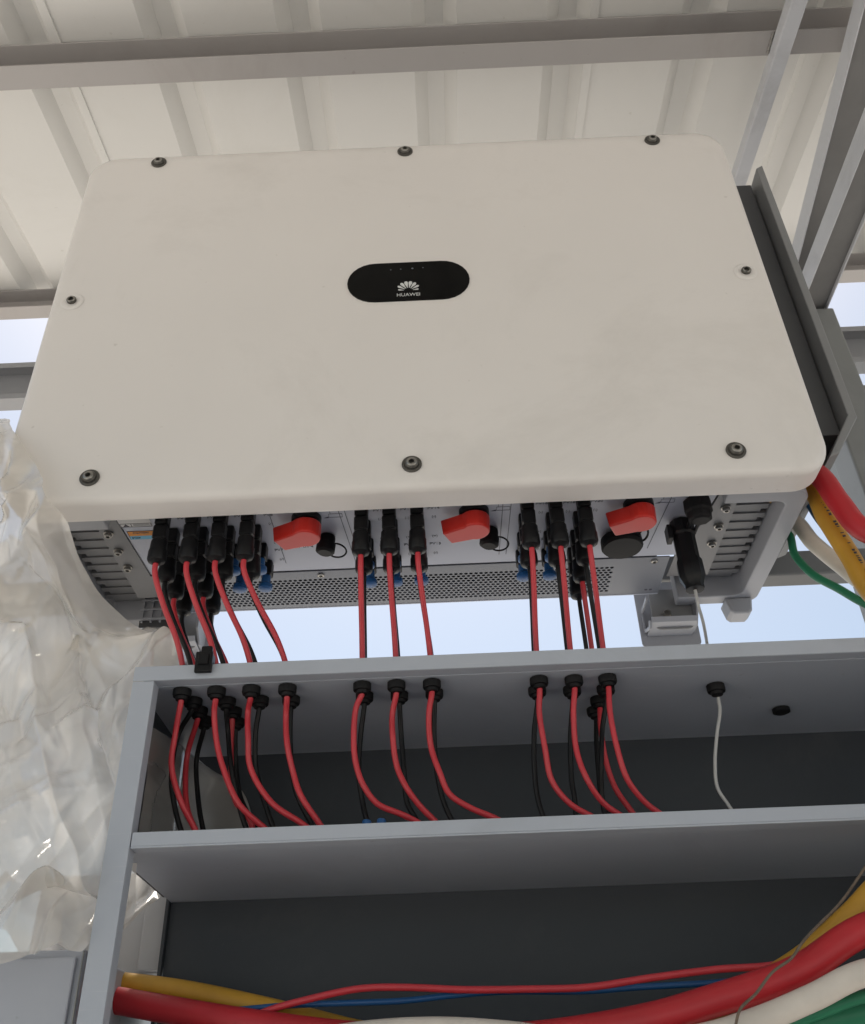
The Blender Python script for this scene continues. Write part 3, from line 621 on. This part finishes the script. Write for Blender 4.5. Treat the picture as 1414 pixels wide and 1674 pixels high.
CABLES = [
 ('red', 0, 0, (-0.2890, 0.1276), [(-0.2975, 0.1430, -0.2494), (-0.2969, 0.1500, -0.2845), (-0.2833, 0.1570, -0.3263), (-0.2670, 0.1650, -0.3542)], 'red cable on the far left, hanging from the first front connector into the first gland'),
 ('black', 0, 1, (-0.2824, 0.1559), [(-0.3021, 0.1750, -0.2367), (-0.3027, 0.1750, -0.2904), (-0.2974, 0.1750, -0.3201), (-0.2839, 0.1750, -0.3527)], 'black cable just behind the leftmost red cable, curving lowest to the left in the cabinet'),
 ('red', 0, 2, (-0.2824, 0.1847), [(-0.3000, 0.2100, -0.2440), (-0.2966, 0.2100, -0.2787), (-0.2881, 0.2050, -0.3199), (-0.2759, 0.2000, -0.3445)], 'dark shaded red cable behind the leftmost one, crossing the crumpled plastic inside the cabinet'),
 ('black', 0, 3, (-0.2821, 0.2168), [(-0.2932, 0.2400, -0.2446), (-0.2856, 0.2350, -0.2940), (-0.2706, 0.2250, -0.3397)], 'black cable hanging in front of the crumpled plastic in the left end of the cabinet'),
 ('red', 1, 0, (-0.2474, 0.1281), [(-0.2497, 0.1420, -0.2254), (-0.2451, 0.1460, -0.2573), (-0.2348, 0.1500, -0.2892), (-0.2130, 0.1580, -0.3331), (-0.1841, 0.1650, -0.3574)], 'second bright red cable from the left, sweeping right to the shelf edge'),
 ('black', 1, 1, (-0.2415, 0.1600), [(-0.2410, 0.1740, -0.2317), (-0.2323, 0.1750, -0.2782), (-0.2216, 0.1780, -0.3222), (-0.2093, 0.1800, -0.3521)], 'black cable right behind the second bright red cable from the left'),
 ('red', 1, 2, (-0.2403, 0.1910), [(-0.2419, 0.2100, -0.2536), (-0.2300, 0.2050, -0.3141), (-0.2099, 0.2000, -0.3391)], 'dark red cable hidden behind the second bright red cable in the cabinet'),
 ('black', 1, 3, (-0.2434, 0.2250), [(-0.2433, 0.2400, -0.2466), (-0.2324, 0.2350, -0.2961), (-0.2096, 0.2250, -0.3376)], 'rearmost black cable behind the second bright red cable, deep in the cabinet'),
 ('red', 2, 0, (-0.2051, 0.1286), [(-0.2095, 0.1410, -0.2236), (-0.2081, 0.1450, -0.2592), (-0.2043, 0.1500, -0.2905), (-0.1766, 0.1570, -0.3334), (-0.1389, 0.1650, -0.3577)], 'third bright red cable from the left, in the left cluster of four'),
 ('black', 2, 1, (-0.2005, 0.1604), [(-0.2054, 0.1740, -0.2411), (-0.2026, 0.1750, -0.2794), (-0.1937, 0.1780, -0.3160), (-0.1794, 0.1800, -0.3504)], 'black cable behind the third bright red cable from the left'),
 ('red', 3, 0, (-0.1614, 0.1293), [(-0.1631, 0.1420, -0.2322), (-0.1602, 0.1460, -0.2676), (-0.1525, 0.1510, -0.3018), (-0.1412, 0.1560, -0.3273), (-0.1205, 0.1650, -0.3584)], 'fourth bright red cable from the left, rightmost of the left cluster'),
 ('black', 3, 1, (-0.1620, 0.1623), [(-0.1622, 0.1740, -0.2585), (-0.1537, 0.1760, -0.3109), (-0.1334, 0.1800, -0.3522)], 'black cable behind the fourth bright red cable, rightmost in the left cluster'),
 ('red', 4, 0, (-0.0708, 0.1309), [(-0.0773, 0.1410, -0.2277), (-0.0801, 0.1450, -0.2630), (-0.0785, 0.1490, -0.2915), (-0.0706, 0.1530, -0.3174), (-0.0524, 0.1580, -0.3380), (-0.0273, 0.1620, -0.3518), (-0.0044, 0.1650, -0.3595)], 'red cable with the widest bow, leftmost of the middle three'),
 ('black', 4, 1, (-0.0705, 0.1602), [(-0.0756, 0.1730, -0.2469), (-0.0773, 0.1740, -0.2924), (-0.0735, 0.1770, -0.3247), (-0.0663, 0.1800, -0.3527)], 'black cable behind the leftmost of the middle three red cables'),
 ('red', 5, 0, (-0.0292, 0.1314), [(-0.0352, 0.1410, -0.2357), (-0.0356, 0.1450, -0.2648), (-0.0311, 0.1500, -0.2960), (-0.0209, 0.1550, -0.3216), (-0.0059, 0.1600, -0.3413), (0.0167, 0.1650, -0.3603)], 'centre one of the middle three red cables'),
 ('black', 5, 1, (-0.0274, 0.1626), [(-0.0262, 0.1730, -0.2490), (-0.0246, 0.1750, -0.2942), (-0.0194, 0.1780, -0.3301), (-0.0092, 0.1800, -0.3542)], 'black cable behind the centre one of the middle three red cables'),
 ('red', 6, 0, (0.0139, 0.1320), [(0.0088, 0.1410, -0.2399), (0.0106, 0.1460, -0.2747), (0.0188, 0.1510, -0.3087), (0.0306, 0.1560, -0.3312), (0.0532, 0.1600, -0.3471), (0.0854, 0.1650, -0.3616)], 'red cable reaching far right along the shelf, rightmost of the middle three'),
 ('black', 6, 1, (0.0161, 0.1594), [(0.0149, 0.1730, -0.2507), (0.0163, 0.1750, -0.2996), (0.0224, 0.1780, -0.3303), (0.0321, 0.1800, -0.3565)], 'black cable behind the rightmost of the middle three red cables'),
 ('red', 7, 0, (0.1441, 0.1357), [(0.1423, 0.1420, -0.2413), (0.1436, 0.1460, -0.2832), (0.1504, 0.1520, -0.3194), (0.1671, 0.1580, -0.3459), (0.1959, 0.1650, -0.3631)], 'leftmost of the right three bright red cables'),
 ('black', 7, 1, (0.1436, 0.1646), [(0.1355, 0.1730, -0.2557), (0.1326, 0.1750, -0.3043), (0.1338, 0.1780, -0.3326), (0.1393, 0.1800, -0.3585)], 'black cable showing left of the leftmost of the right three red cables'),
 ('red', 8, 0, (0.1867, 0.1380), [(0.1810, 0.1420, -0.2430), (0.1813, 0.1470, -0.2881), (0.1892, 0.1520, -0.3210), (0.2069, 0.1580, -0.3475), (0.2322, 0.1650, -0.3631)], 'centre one of the right three bright red cables'),
 ('black', 8, 1, (0.1871, 0.1670), [(0.1807, 0.1730, -0.2576), (0.1756, 0.1750, -0.3097), (0.1752, 0.1780, -0.3342), (0.1783, 0.1800, -0.3586)], 'black cable behind the centre one of the right three red cables'),
 ('red', 9, 0, (0.2277, 0.1384), [(0.2254, 0.1420, -0.2448), (0.2275, 0.1470, -0.2863), (0.2366, 0.1530, -0.3226), (0.2539, 0.1580, -0.3472), (0.2768, 0.1650, -0.3641)], 'rightmost bright red cable of all in the cabinet'),
 ('black', 9, 1, (0.2290, 0.1674), [(0.2194, 0.1730, -0.2515), (0.2107, 0.1750, -0.2963), (0.2085, 0.1780, -0.3319), (0.2123, 0.1800, -0.3586)], 'black cable behind the rightmost bright red cable'),
 ('red', 9, 2, (0.2247, 0.2028), [(0.2226, 0.2050, -0.2389), (0.2233, 0.2050, -0.2792), (0.2308, 0.2050, -0.3159), (0.2490, 0.2000, -0.3512)], 'thin shaded red cable behind the rightmost bright red cable'),
 ('black', 9, 3, (0.2238, 0.2363), [(0.2208, 0.2350, -0.2433), (0.2172, 0.2350, -0.2831), (0.2164, 0.2300, -0.3193), (0.2241, 0.2250, -0.3456)], 'rearmost black cable at the right end of the connector row'),
]
for c in CABLES: cable(*c)

# communication cable
gland(*(0.3678, 0.1773), 0.0115)
cc = obj('signal_cable', tube(B(), [(0.3605, 0.150, -0.075), (0.3605, 0.151, -0.100), (0.3662, 0.1650, -0.1200), (0.3796, 0.2208, -0.1720), (0.3710, 0.1876, -0.1985), (0.3695, 0.1850, -0.2291), (0.3600, 0.1870, -0.2597), (0.3509, 0.1900, -0.2966), (0.3482, 0.1900, -0.3248), (0.3553, 0.1900, -0.3426), (0.3630, 0.1900, -0.3572), (0.41, 0.215, -0.383)], 0.0021, 8, 6), 'whitecable', smooth=180)
tag(cc, 'thin pale grey wire hanging from the long black plug at the right', 'cable')
bm = B()
lathe(bm, [(0.0150, 0), (0.0170, 0.004), (0.0170, 0.022), (0.0150, 0.024), (0.0150, 0.060), (0.0172, 0.064), (0.0175, 0.088), (0.0150, 0.094), (0.0125, 0.100), (0.0128, 0.106), (0.004, 0.1065)], (0.3605, 0.150, 0.0285), (0, 0, -1), 10)
box(bm, 0.338, 0.3448, 0.140, 0.158, -0.002, 0.020)
obj('plug', bm, 'black', cc, 0.0008, smooth=30)
obj('blanking_plug', lathe(B(), [(0.009, 0), (0.0115, 0.001), (0.0115, 0.006), (0.007, 0.008), (0, 0.008)], (*(0.4728, 0.2617), ZU-0.0006), (0, 0, -1), 14), 'rubber', cab, smooth=35)

# clip on the rim, blue cable ends behind the shelf edge
cl = thing('cable_clip', 'small black spring clip gripping the cabinet rim at the left', 'clip', (-0.258, 0.1, -0.18))
obj('jaw', box(B(), -0.268, -0.2475, 0.0925, 0.0985, -0.193, -0.166), 'black', cl, 0.0015)
obj('bridge', box(B(), -0.267, -0.2485, 0.0988, 0.112, -0.178, -0.166), 'black', cl, 0.0015)
obj('lever', box(B(), -0.264, -0.2515, 0.0895, 0.0922, -0.184, -0.170), 'rubber', cl, 0.001)
obj('lever', box(B(), -0.2645, -0.2510, 0.100, 0.108, -0.1655, -0.155), 'black', cl, 0.002)
for (p, lab) in (((-0.0649, 0.1350, -0.3706), 'blue wire end just behind the shelf edge, left one of two'), ((-0.0485, 0.1350, -0.3699), 'blue wire end just behind the shelf edge, right one of two')):
    t_ = thing('wire_end', lab, 'wire end', p, 'blue wire ends')
    v = Vector(p)
    obj('ferrule', lathe(B(), [(0.004, 0), (0.0052, 0.002), (0.0052, 0.012), (0.004, 0.0135), (0, 0.0135)], v+Vector((0, 0, -0.006)), (0.1, 0, 1), 12), 'blue', t_, smooth=40)
    obj('lead', tube(B(), [v+Vector((0, 0, -0.008)), v+Vector((0.004, 0.008, -0.016)), v+Vector((0.03, 0.014, -0.0165))], 0.003, 8, 4), 'blue', t_, smooth=180)

# ------------------------------------------------------------------ thick AC cables: from the inverter's lower right corner, out and back in below
def thick(name, m, r, pts, label, cat='cable', group='thick power cables looping from the inverter into the cabinet'):
    o = obj(name, tube(B(), pts, r, 16, 8), m, smooth=180); tag(o, label, cat, group); return o
thick('power_cable', 'thickred', 0.0142, [(0.46, 0.17, 0.13), (0.500, 0.115, 0.095), (0.5329, 0.0850, 0.0532), (0.5445, 0.0750, -0.0012), (0.5564, 0.0600, -0.0550), (0.63, 0.02, -0.115), (0.735, -0.01, -0.25), (0.74, -0.02, -0.38), (0.63, 0.01, -0.465), (0.4199, 0.0500, -0.5098), (0.3520, 0.0600, -0.5419), (0.2633, 0.0750, -0.5643), (0.2050, 0.0850, -0.5755), (0.0881, 0.1100, -0.5846), (-0.0628, 0.1500, -0.5749), (-0.1956, 0.1900, -0.5532), (-0.3070, 0.2300, -0.5298), (-0.3716, 0.2550, -0.5160), (-0.4697, 0.3000, -0.4960)], 'thick red power cable, the front one of the bundle across the bottom')
yc = thick('power_cable', 'thickyellow', 0.0127, [(0.45, 0.19, 0.12), (0.48, 0.145, 0.065), (0.5330, 0.1200, 0.0536), (0.5417, 0.1150, -0.0004), (0.5508, 0.1050, -0.0641), (0.5566, 0.0900, -0.1307), (0.60, 0.06, -0.20), (0.68, 0.06, -0.30), (0.66, 0.09, -0.39), (0.4843, 0.1200, -0.4518), (0.4422, 0.1250, -0.4818), (0.3797, 0.1300, -0.5227), (0.3063, 0.1350, -0.5529), (0.1821, 0.1500, -0.5797), (0.0350, 0.1700, -0.5849), (-0.0673, 0.2000, -0.5678), (-0.1769, 0.2250, -0.5384), (-0.2802, 0.2500, -0.5136), (-0.3725, 0.2700, -0.4976), (-0.4774, 0.3100, -0.4778)], 'thick yellow power cable with printed marks, beside the red one')
thick('power_cable', 'thickwhite', 0.0112, [(0.46, 0.24, 0.08), (0.5396, 0.2200, 0.0733), (0.5544, 0.2000, 0.0173), (0.5724, 0.1800, -0.0330), (0.5896, 0.1600, -0.0770), (0.66, 0.10, -0.16), (0.76, 0.05, -0.30), (0.74, 0.02, -0.45), (0.60, 0.01, -0.53), (0.4013, 0.0300, -0.5496), (0.3532, 0.0400, -0.5666), (0.3022, 0.0500, -0.5825), (0.2523, 0.0600, -0.5931), (0.1708, 0.0800, -0.5970), (0.0763, 0.1000, -0.5810), (-0.0001, 0.1150, -0.5734), (-0.0852, 0.1300, -0.5750), (-0.1847, 0.1500, -0.5891)], 'thick cream power cable under the red one at the bottom right')
thick('power_cable', 'thickgreen', 0.0055, [(0.455, 0.25, 0.08), (0.5283, 0.2200, 0.0525), (0.5240, 0.2000, -0.0015), (0.5319, 0.1800, -0.0455), (0.5491, 0.1600, -0.0788), (0.5709, 0.1400, -0.1164), (0.66, 0.10, -0.20), (0.74, 0.06, -0.33), (0.72, 0.05, -0.47), (0.60, 0.05, -0.56), (0.4167, 0.0600, -0.5637), (0.3656, 0.0700, -0.5759), (0.3137, 0.0800, -0.5907), (0.2285, 0.1000, -0.6111)], 'green cable with a kink, thinnest of the bundle at the right')
thick('power_cable', 'thickgreen', 0.0125, [(0.66, 0.09, -0.46), (0.57, 0.08, -0.52), (0.4285, 0.1000, -0.5720), (0.3767, 0.1100, -0.5806), (0.3162, 0.1200, -0.5998), (0.2019, 0.1300, -0.6282)], 'dark green thick cable in the bottom right corner')
thick('power_cable', 'thickblue', 0.0080, [(0.445, 0.20, 0.12), (0.47, 0.17, 0.07), (0.5540, 0.1900, 0.0948), (0.5695, 0.1900, 0.0534), (0.5869, 0.1850, -0.0140), (0.6019, 0.1800, -0.0809), (0.66, 0.15, -0.18), (0.72, 0.13, -0.30)], 'dark blue cable half hidden behind the yellow one at the inverter corner')
yp = spline([(0.5330, 0.1200, 0.0536), (0.5417, 0.1150, -0.0004), (0.5508, 0.1050, -0.0641), (0.5566, 0.0900, -0.1307)], 40)
pr = random.Random(4); bm = B(); k = 4
while k < len(yp)-8:
    ln = pr.choice((1, 2, 2, 3))
    for q in range(k, k+ln):
        a, b = yp[q], yp[q+1]; t_ = (b-a).normalized()
        o_ = Vector((0.12, -0.95, -0.55)); o_ = (o_-t_*o_.dot(t_)).normalized(); sd_ = t_.cross(o_)
        w0, w1 = -0.0022+0.001*pr.random(), 0.0018+0.0012*pr.random()
        bm.faces.new([bm.verts.new(c+o_*0.01285+sd_*ww) for c, ww in ((a, w0), (b, w0), (b, w1), (a, w1))])
    k += ln+pr.choice((1, 1, 2, 6))
obj('printed_marks', bm, 'ink', yc)
# thin wires across the lower compartment
thick('thin_wire', 'redcable', 0.0036, [(-0.2228, 0.2000, -0.5616), (-0.1769, 0.1900, -0.5441), (-0.1241, 0.1800, -0.5339), (-0.0719, 0.1750, -0.5270), (-0.0264, 0.1700, -0.5281), (0.0376, 0.1700, -0.5325), (0.1012, 0.1650, -0.5348), (0.1641, 0.1600, -0.5359), (0.2266, 0.1500, -0.5309), (0.2943, 0.1400, -0.5267), (0.3542, 0.1300, -0.5258), (0.3900, 0.1200, -0.5190)], 'thin red wire running across the lower compartment', 'wire', 'thin wires in the lower compartment')
thick('thin_wire', 'blue', 0.0032, [(-0.2520, 0.2300, -0.5377), (-0.2008, 0.2100, -0.5381), (-0.1464, 0.2000, -0.5370), (-0.0927, 0.1900, -0.5383), (-0.0274, 0.1850, -0.5388), (0.0245, 0.1800, -0.5360), (0.0764, 0.1850, -0.5336), (0.1667, 0.1850, -0.5361), (0.2161, 0.1700, -0.5363), (0.3132, 0.1500, -0.5367), (0.3707, 0.1300, -0.5337)], 'thin blue wire running beside the thin red wire', 'wire', 'thin wires in the lower compartment')
thick('twine', 'brown', 0.0013, [(0.4502, 0.0600, -0.4412), (0.4327, 0.0600, -0.4593), (0.4038, 0.0550, -0.4856), (0.3750, 0.0500, -0.5060), (0.3567, 0.0450, -0.5197), (0.3414, 0.0400, -0.5337), (0.3190, 0.0350, -0.5460), (0.2987, 0.0300, -0.5636), (0.2824, 0.0300, -0.5753), (0.2754, 0.0400, -0.5934)], 'brown twine hanging over the thick cables at the right', 'twine', None)

rp = thing('equipment_cabinet', 'dark grey cabinet cut by the right photo edge, behind the steel post', 'cabinet', (1.25, 0.6, -2.1))
obj('carcass', box(B(), 0.885, 1.60, 0.545, 0.80, -2.1, 0.612), 'darkpost', rp, 0.004)
obj('door', box(B(), 0.895, 1.59, 0.539, 0.5445, -1.9, 0.590), 'darkpost', rp, 0.002)
# ------------------------------------------------------------------ left: grey cabinet, box, plastic wrap
sc_ = thing('side_cabinet', 'plain grey metal cabinet at the lower left corner, under the plastic wrap', 'cabinet', (-0.65, 0.3, -2.1))
obj('carcass', box(B(), -1.05, -0.3535, 0.124, 0.55, -2.1, -0.487), 'panel', sc_, 0.003)
obj('door', box(B(), -1.04, -0.3600, 0.118, 0.1235, -2.0, -0.495), 'panel', sc_, 0.002)
obj('seam_bead', tube(B(), [(-0.3530, 0.119, -0.49), (-0.3532, 0.119, -0.52), (-0.3528, 0.119, -0.56), (-0.3530, 0.119, -0.75)], 0.0011, 6, 3), 'steel', sc_)
jb = thing('junction_box', 'pale grey box seen through the cabinet\'s open left side, below the plastic', 'box', (-0.42, 0.42, -0.478))
obj('box_body', box(B(), -0.52, -0.3300, 0.372, 0.50, -0.474, -0.35), 'box', jb, 0.003)
obj('box_lid', box(B(), -0.373, -0.3300, 0.3625, 0.3715, -0.472, -0.352), 'box', jb, 0.002)

def ridged(p, sc, seed):
    q = Vector((p.x*sc+seed, p.y*sc+seed*1.7, p.z*sc-seed))
    return 1-abs(noise.noise(q))*2
FR = random.Random(23)
FOLDS = []
for k in range(260):
    big = k < 110
    a = FR.gauss(0.15, 0.42) if FR.random() < 0.72 else FR.uniform(0, PI)      # mostly long hanging folds
    FOLDS.append((FR.uniform(-0.95, -0.18), FR.uniform(-0.62, 0.30), math.sin(a), math.cos(a),
                  FR.uniform(0.12, 0.34) if big else FR.uniform(0.03, 0.12), FR.uniform(0.022, 0.060) if big else FR.uniform(0.007, 0.018),
                  (FR.uniform(0.35, 0.95) if big else FR.uniform(0.05, 0.20))*FR.choice((1, 1, -1)), FR.uniform(-0.25, 0.25)))
def crumple(p):
    h = noise.noise(Vector((p.x*6.5, p.y*4, p.z*3.0+2)))*1.3+noise.noise(Vector((p.x*13+4, p.y*8, p.z*6)))*0.4
    for fx, fz, dx, dz, L, w_, H, cv in FOLDS:
        ux, uz = p.x-fx, p.z-fz
        if abs(ux) > 0.36 or abs(uz) > 0.36: continue
        al = (ux*dx+uz*dz)/L
        if abs(al) >= 1: continue
        ac = abs(ux*dz-uz*dx+cv*L*al*al*0.4)/(w_*(1-0.75*abs(al)))
        if ac >= 1: continue
        h += H*(1-ac)*(1-ac*0.35)*(1-al*al)
    return h*0.55+0.35
def sheet(rows, nu, nv, amp, seed=0.0):
    """rows: list of (left point, right point); a crumpled sheet lofted through them"""
    L = spline([r[0] for r in rows], 12); R_ = spline([r[1] for r in rows], 12)
    MID = spline([r[2] for r in rows], 12) if len(rows[0]) > 2 else None
    bm = B(); g = []
    def at(t, arr):
        f = t*(len(arr)-1); i = min(int(f), len(arr)-2); return arr[i].lerp(arr[i+1], f-i)
    P = []
    for j in range(nv+1):
        a, b = at(j/nv, L), at(j/nv, R_); row = []
        for i in range(nu+1):
            s = i/nu
            if MID:
                c = at(j/nv, MID)
                p = a*((1-s)*(1-2*s))+c*(4*s*(1-s))+b*(s*(2*s-1))
            else: p = a.lerp(b, s)
            row.append(p)
        P.append(row)
    for j in range(nv+1):
        row = []
        for i in range(nu+1):
            p = P[j][i]
            tx = P[j][min(i+1, nu)]-P[j][max(i-1, 0)]; ty = P[min(j+1, nv)][i]-P[max(j-1, 0)][i]
            n_ = tx.cross(ty); n_ = n_.normalized() if n_.length > 1e-9 else Vector((0, -1, 0))
            if n_.y > 0: n_ = -n_
            h = crumple(p+Vector((seed, 0, 0)))
            edge = min(1, (nu-i)/nu*5+0.25)
            pr = tx.normalized()*noise.noise(p*22+Vector((seed, 5, 0)))*0.006
            row.append(bm.verts.new(p+n_*(h-0.35)*amp*edge+pr))
        g.append(row)
    for j in range(nv):
        for i in range(nu): bm.faces.new((g[j][i], g[j][i+1], g[j+1][i+1], g[j+1][i]))
    return bm
bag = thing('plastic_wrap', 'crumpled translucent plastic sheeting hanging at the left of the inverter and cabinet', 'plastic sheet', (-0.5, 0.1, -0.48))
rowsA = [
 ((-0.8294, 0.2200, 0.3138), (-0.5294, 0.0200, 0.1473)),
 ((-0.7646, 0.1600, 0.1956), (-0.4689, -0.0160, 0.0587)),
 ((-0.7157, 0.1200, 0.0977), (-0.4301, -0.0220, -0.0088)),
 ((-0.6863, 0.1000, 0.0319), (-0.4064, -0.0100, -0.0462)),
 ((-0.6691, 0.1000, -0.0262), (-0.4108, 0.0500, -0.0620)),
 ((-0.6542, 0.1000, -0.0768), (-0.4013, 0.1400, -0.0709)),
 ((-0.6359, 0.0900, -0.1220), (-0.3654, 0.2100, -0.0765)),
 ((-0.6194, 0.0800, -0.1608), (-0.3218, 0.2400, -0.0978)),
 ((-0.6053, 0.0800, -0.2087), (-0.3355, 0.2000, -0.1674)),
 ((-0.5853, 0.0800, -0.2764), (-0.3302, 0.1500, -0.2606)),
 ((-0.5647, 0.0800, -0.3462), (-0.3281, 0.1500, -0.3339)),
 ((-0.5456, 0.0800, -0.4109), (-0.3236, 0.1550, -0.4007)),
 ((-0.5285, 0.0750, -0.4604), (-0.3242, 0.1600, -0.4509)),
 ((-0.5045, 0.0500, -0.4994), (-0.3443, 0.1080, -0.4886)),
 ((-0.4801, 0.0350, -0.5568), (-0.3486, 0.1000, -0.4977)),
]
obj('sheet', sheet(rowsA, 170, 300, 0.066), 'film', bag, smooth=180)
rowsB = [((-0.9164, 0.4000, 0.2673), (-0.6524, 0.4000, 0.1850)), ((-0.8410, 0.3600, 0.0827), (-0.4333, 0.3800, 0.0360)), ((-0.7371, 0.2600, -0.0959), (-0.3593, 0.3400, -0.0505)), ((-0.6911, 0.2500, -0.2329), (-0.3389, 0.3000, -0.2038)), ((-0.6501, 0.2400, -0.3532), (-0.3221, 0.3300, -0.3346)), ((-0.6331, 0.2400, -0.4103), (-0.3349, 0.3300, -0.3837)), ((-0.6209, 0.2400, -0.4510), (-0.3699, 0.2600, -0.4596))]
obj('inner_sheet', sheet(rowsB, 90, 150, 0.10, 0.13), 'film', bag, smooth=180)
rowsC = [((-0.3255, 0.1407, -0.2391), (-0.3255, 0.1652, -0.2340), (-0.3255, 0.1528, -0.2366)),
 ((-0.3265, 0.1441, -0.2592), (-0.3255, 0.2838, -0.2121), (-0.3230, 0.1968, -0.2425)),
 ((-0.3265, 0.1445, -0.2852), (-0.2993, 0.3380, -0.2245), (-0.3200, 0.2574, -0.2486)),
 ((-0.3265, 0.1444, -0.3144), (-0.2570, 0.3380, -0.2519), (-0.3160, 0.3032, -0.2626)),
 ((-0.3265, 0.1464, -0.3420), (-0.2426, 0.3340, -0.2845), (-0.3120, 0.3085, -0.2936)),
 ((-0.3265, 0.1499, -0.3719), (-0.2361, 0.3300, -0.3237), (-0.3100, 0.3164, -0.3270))]
obj('tucked_sheet', sheet(rowsC, 70, 70, 0.011, 0.1), 'film', bag, smooth=180)
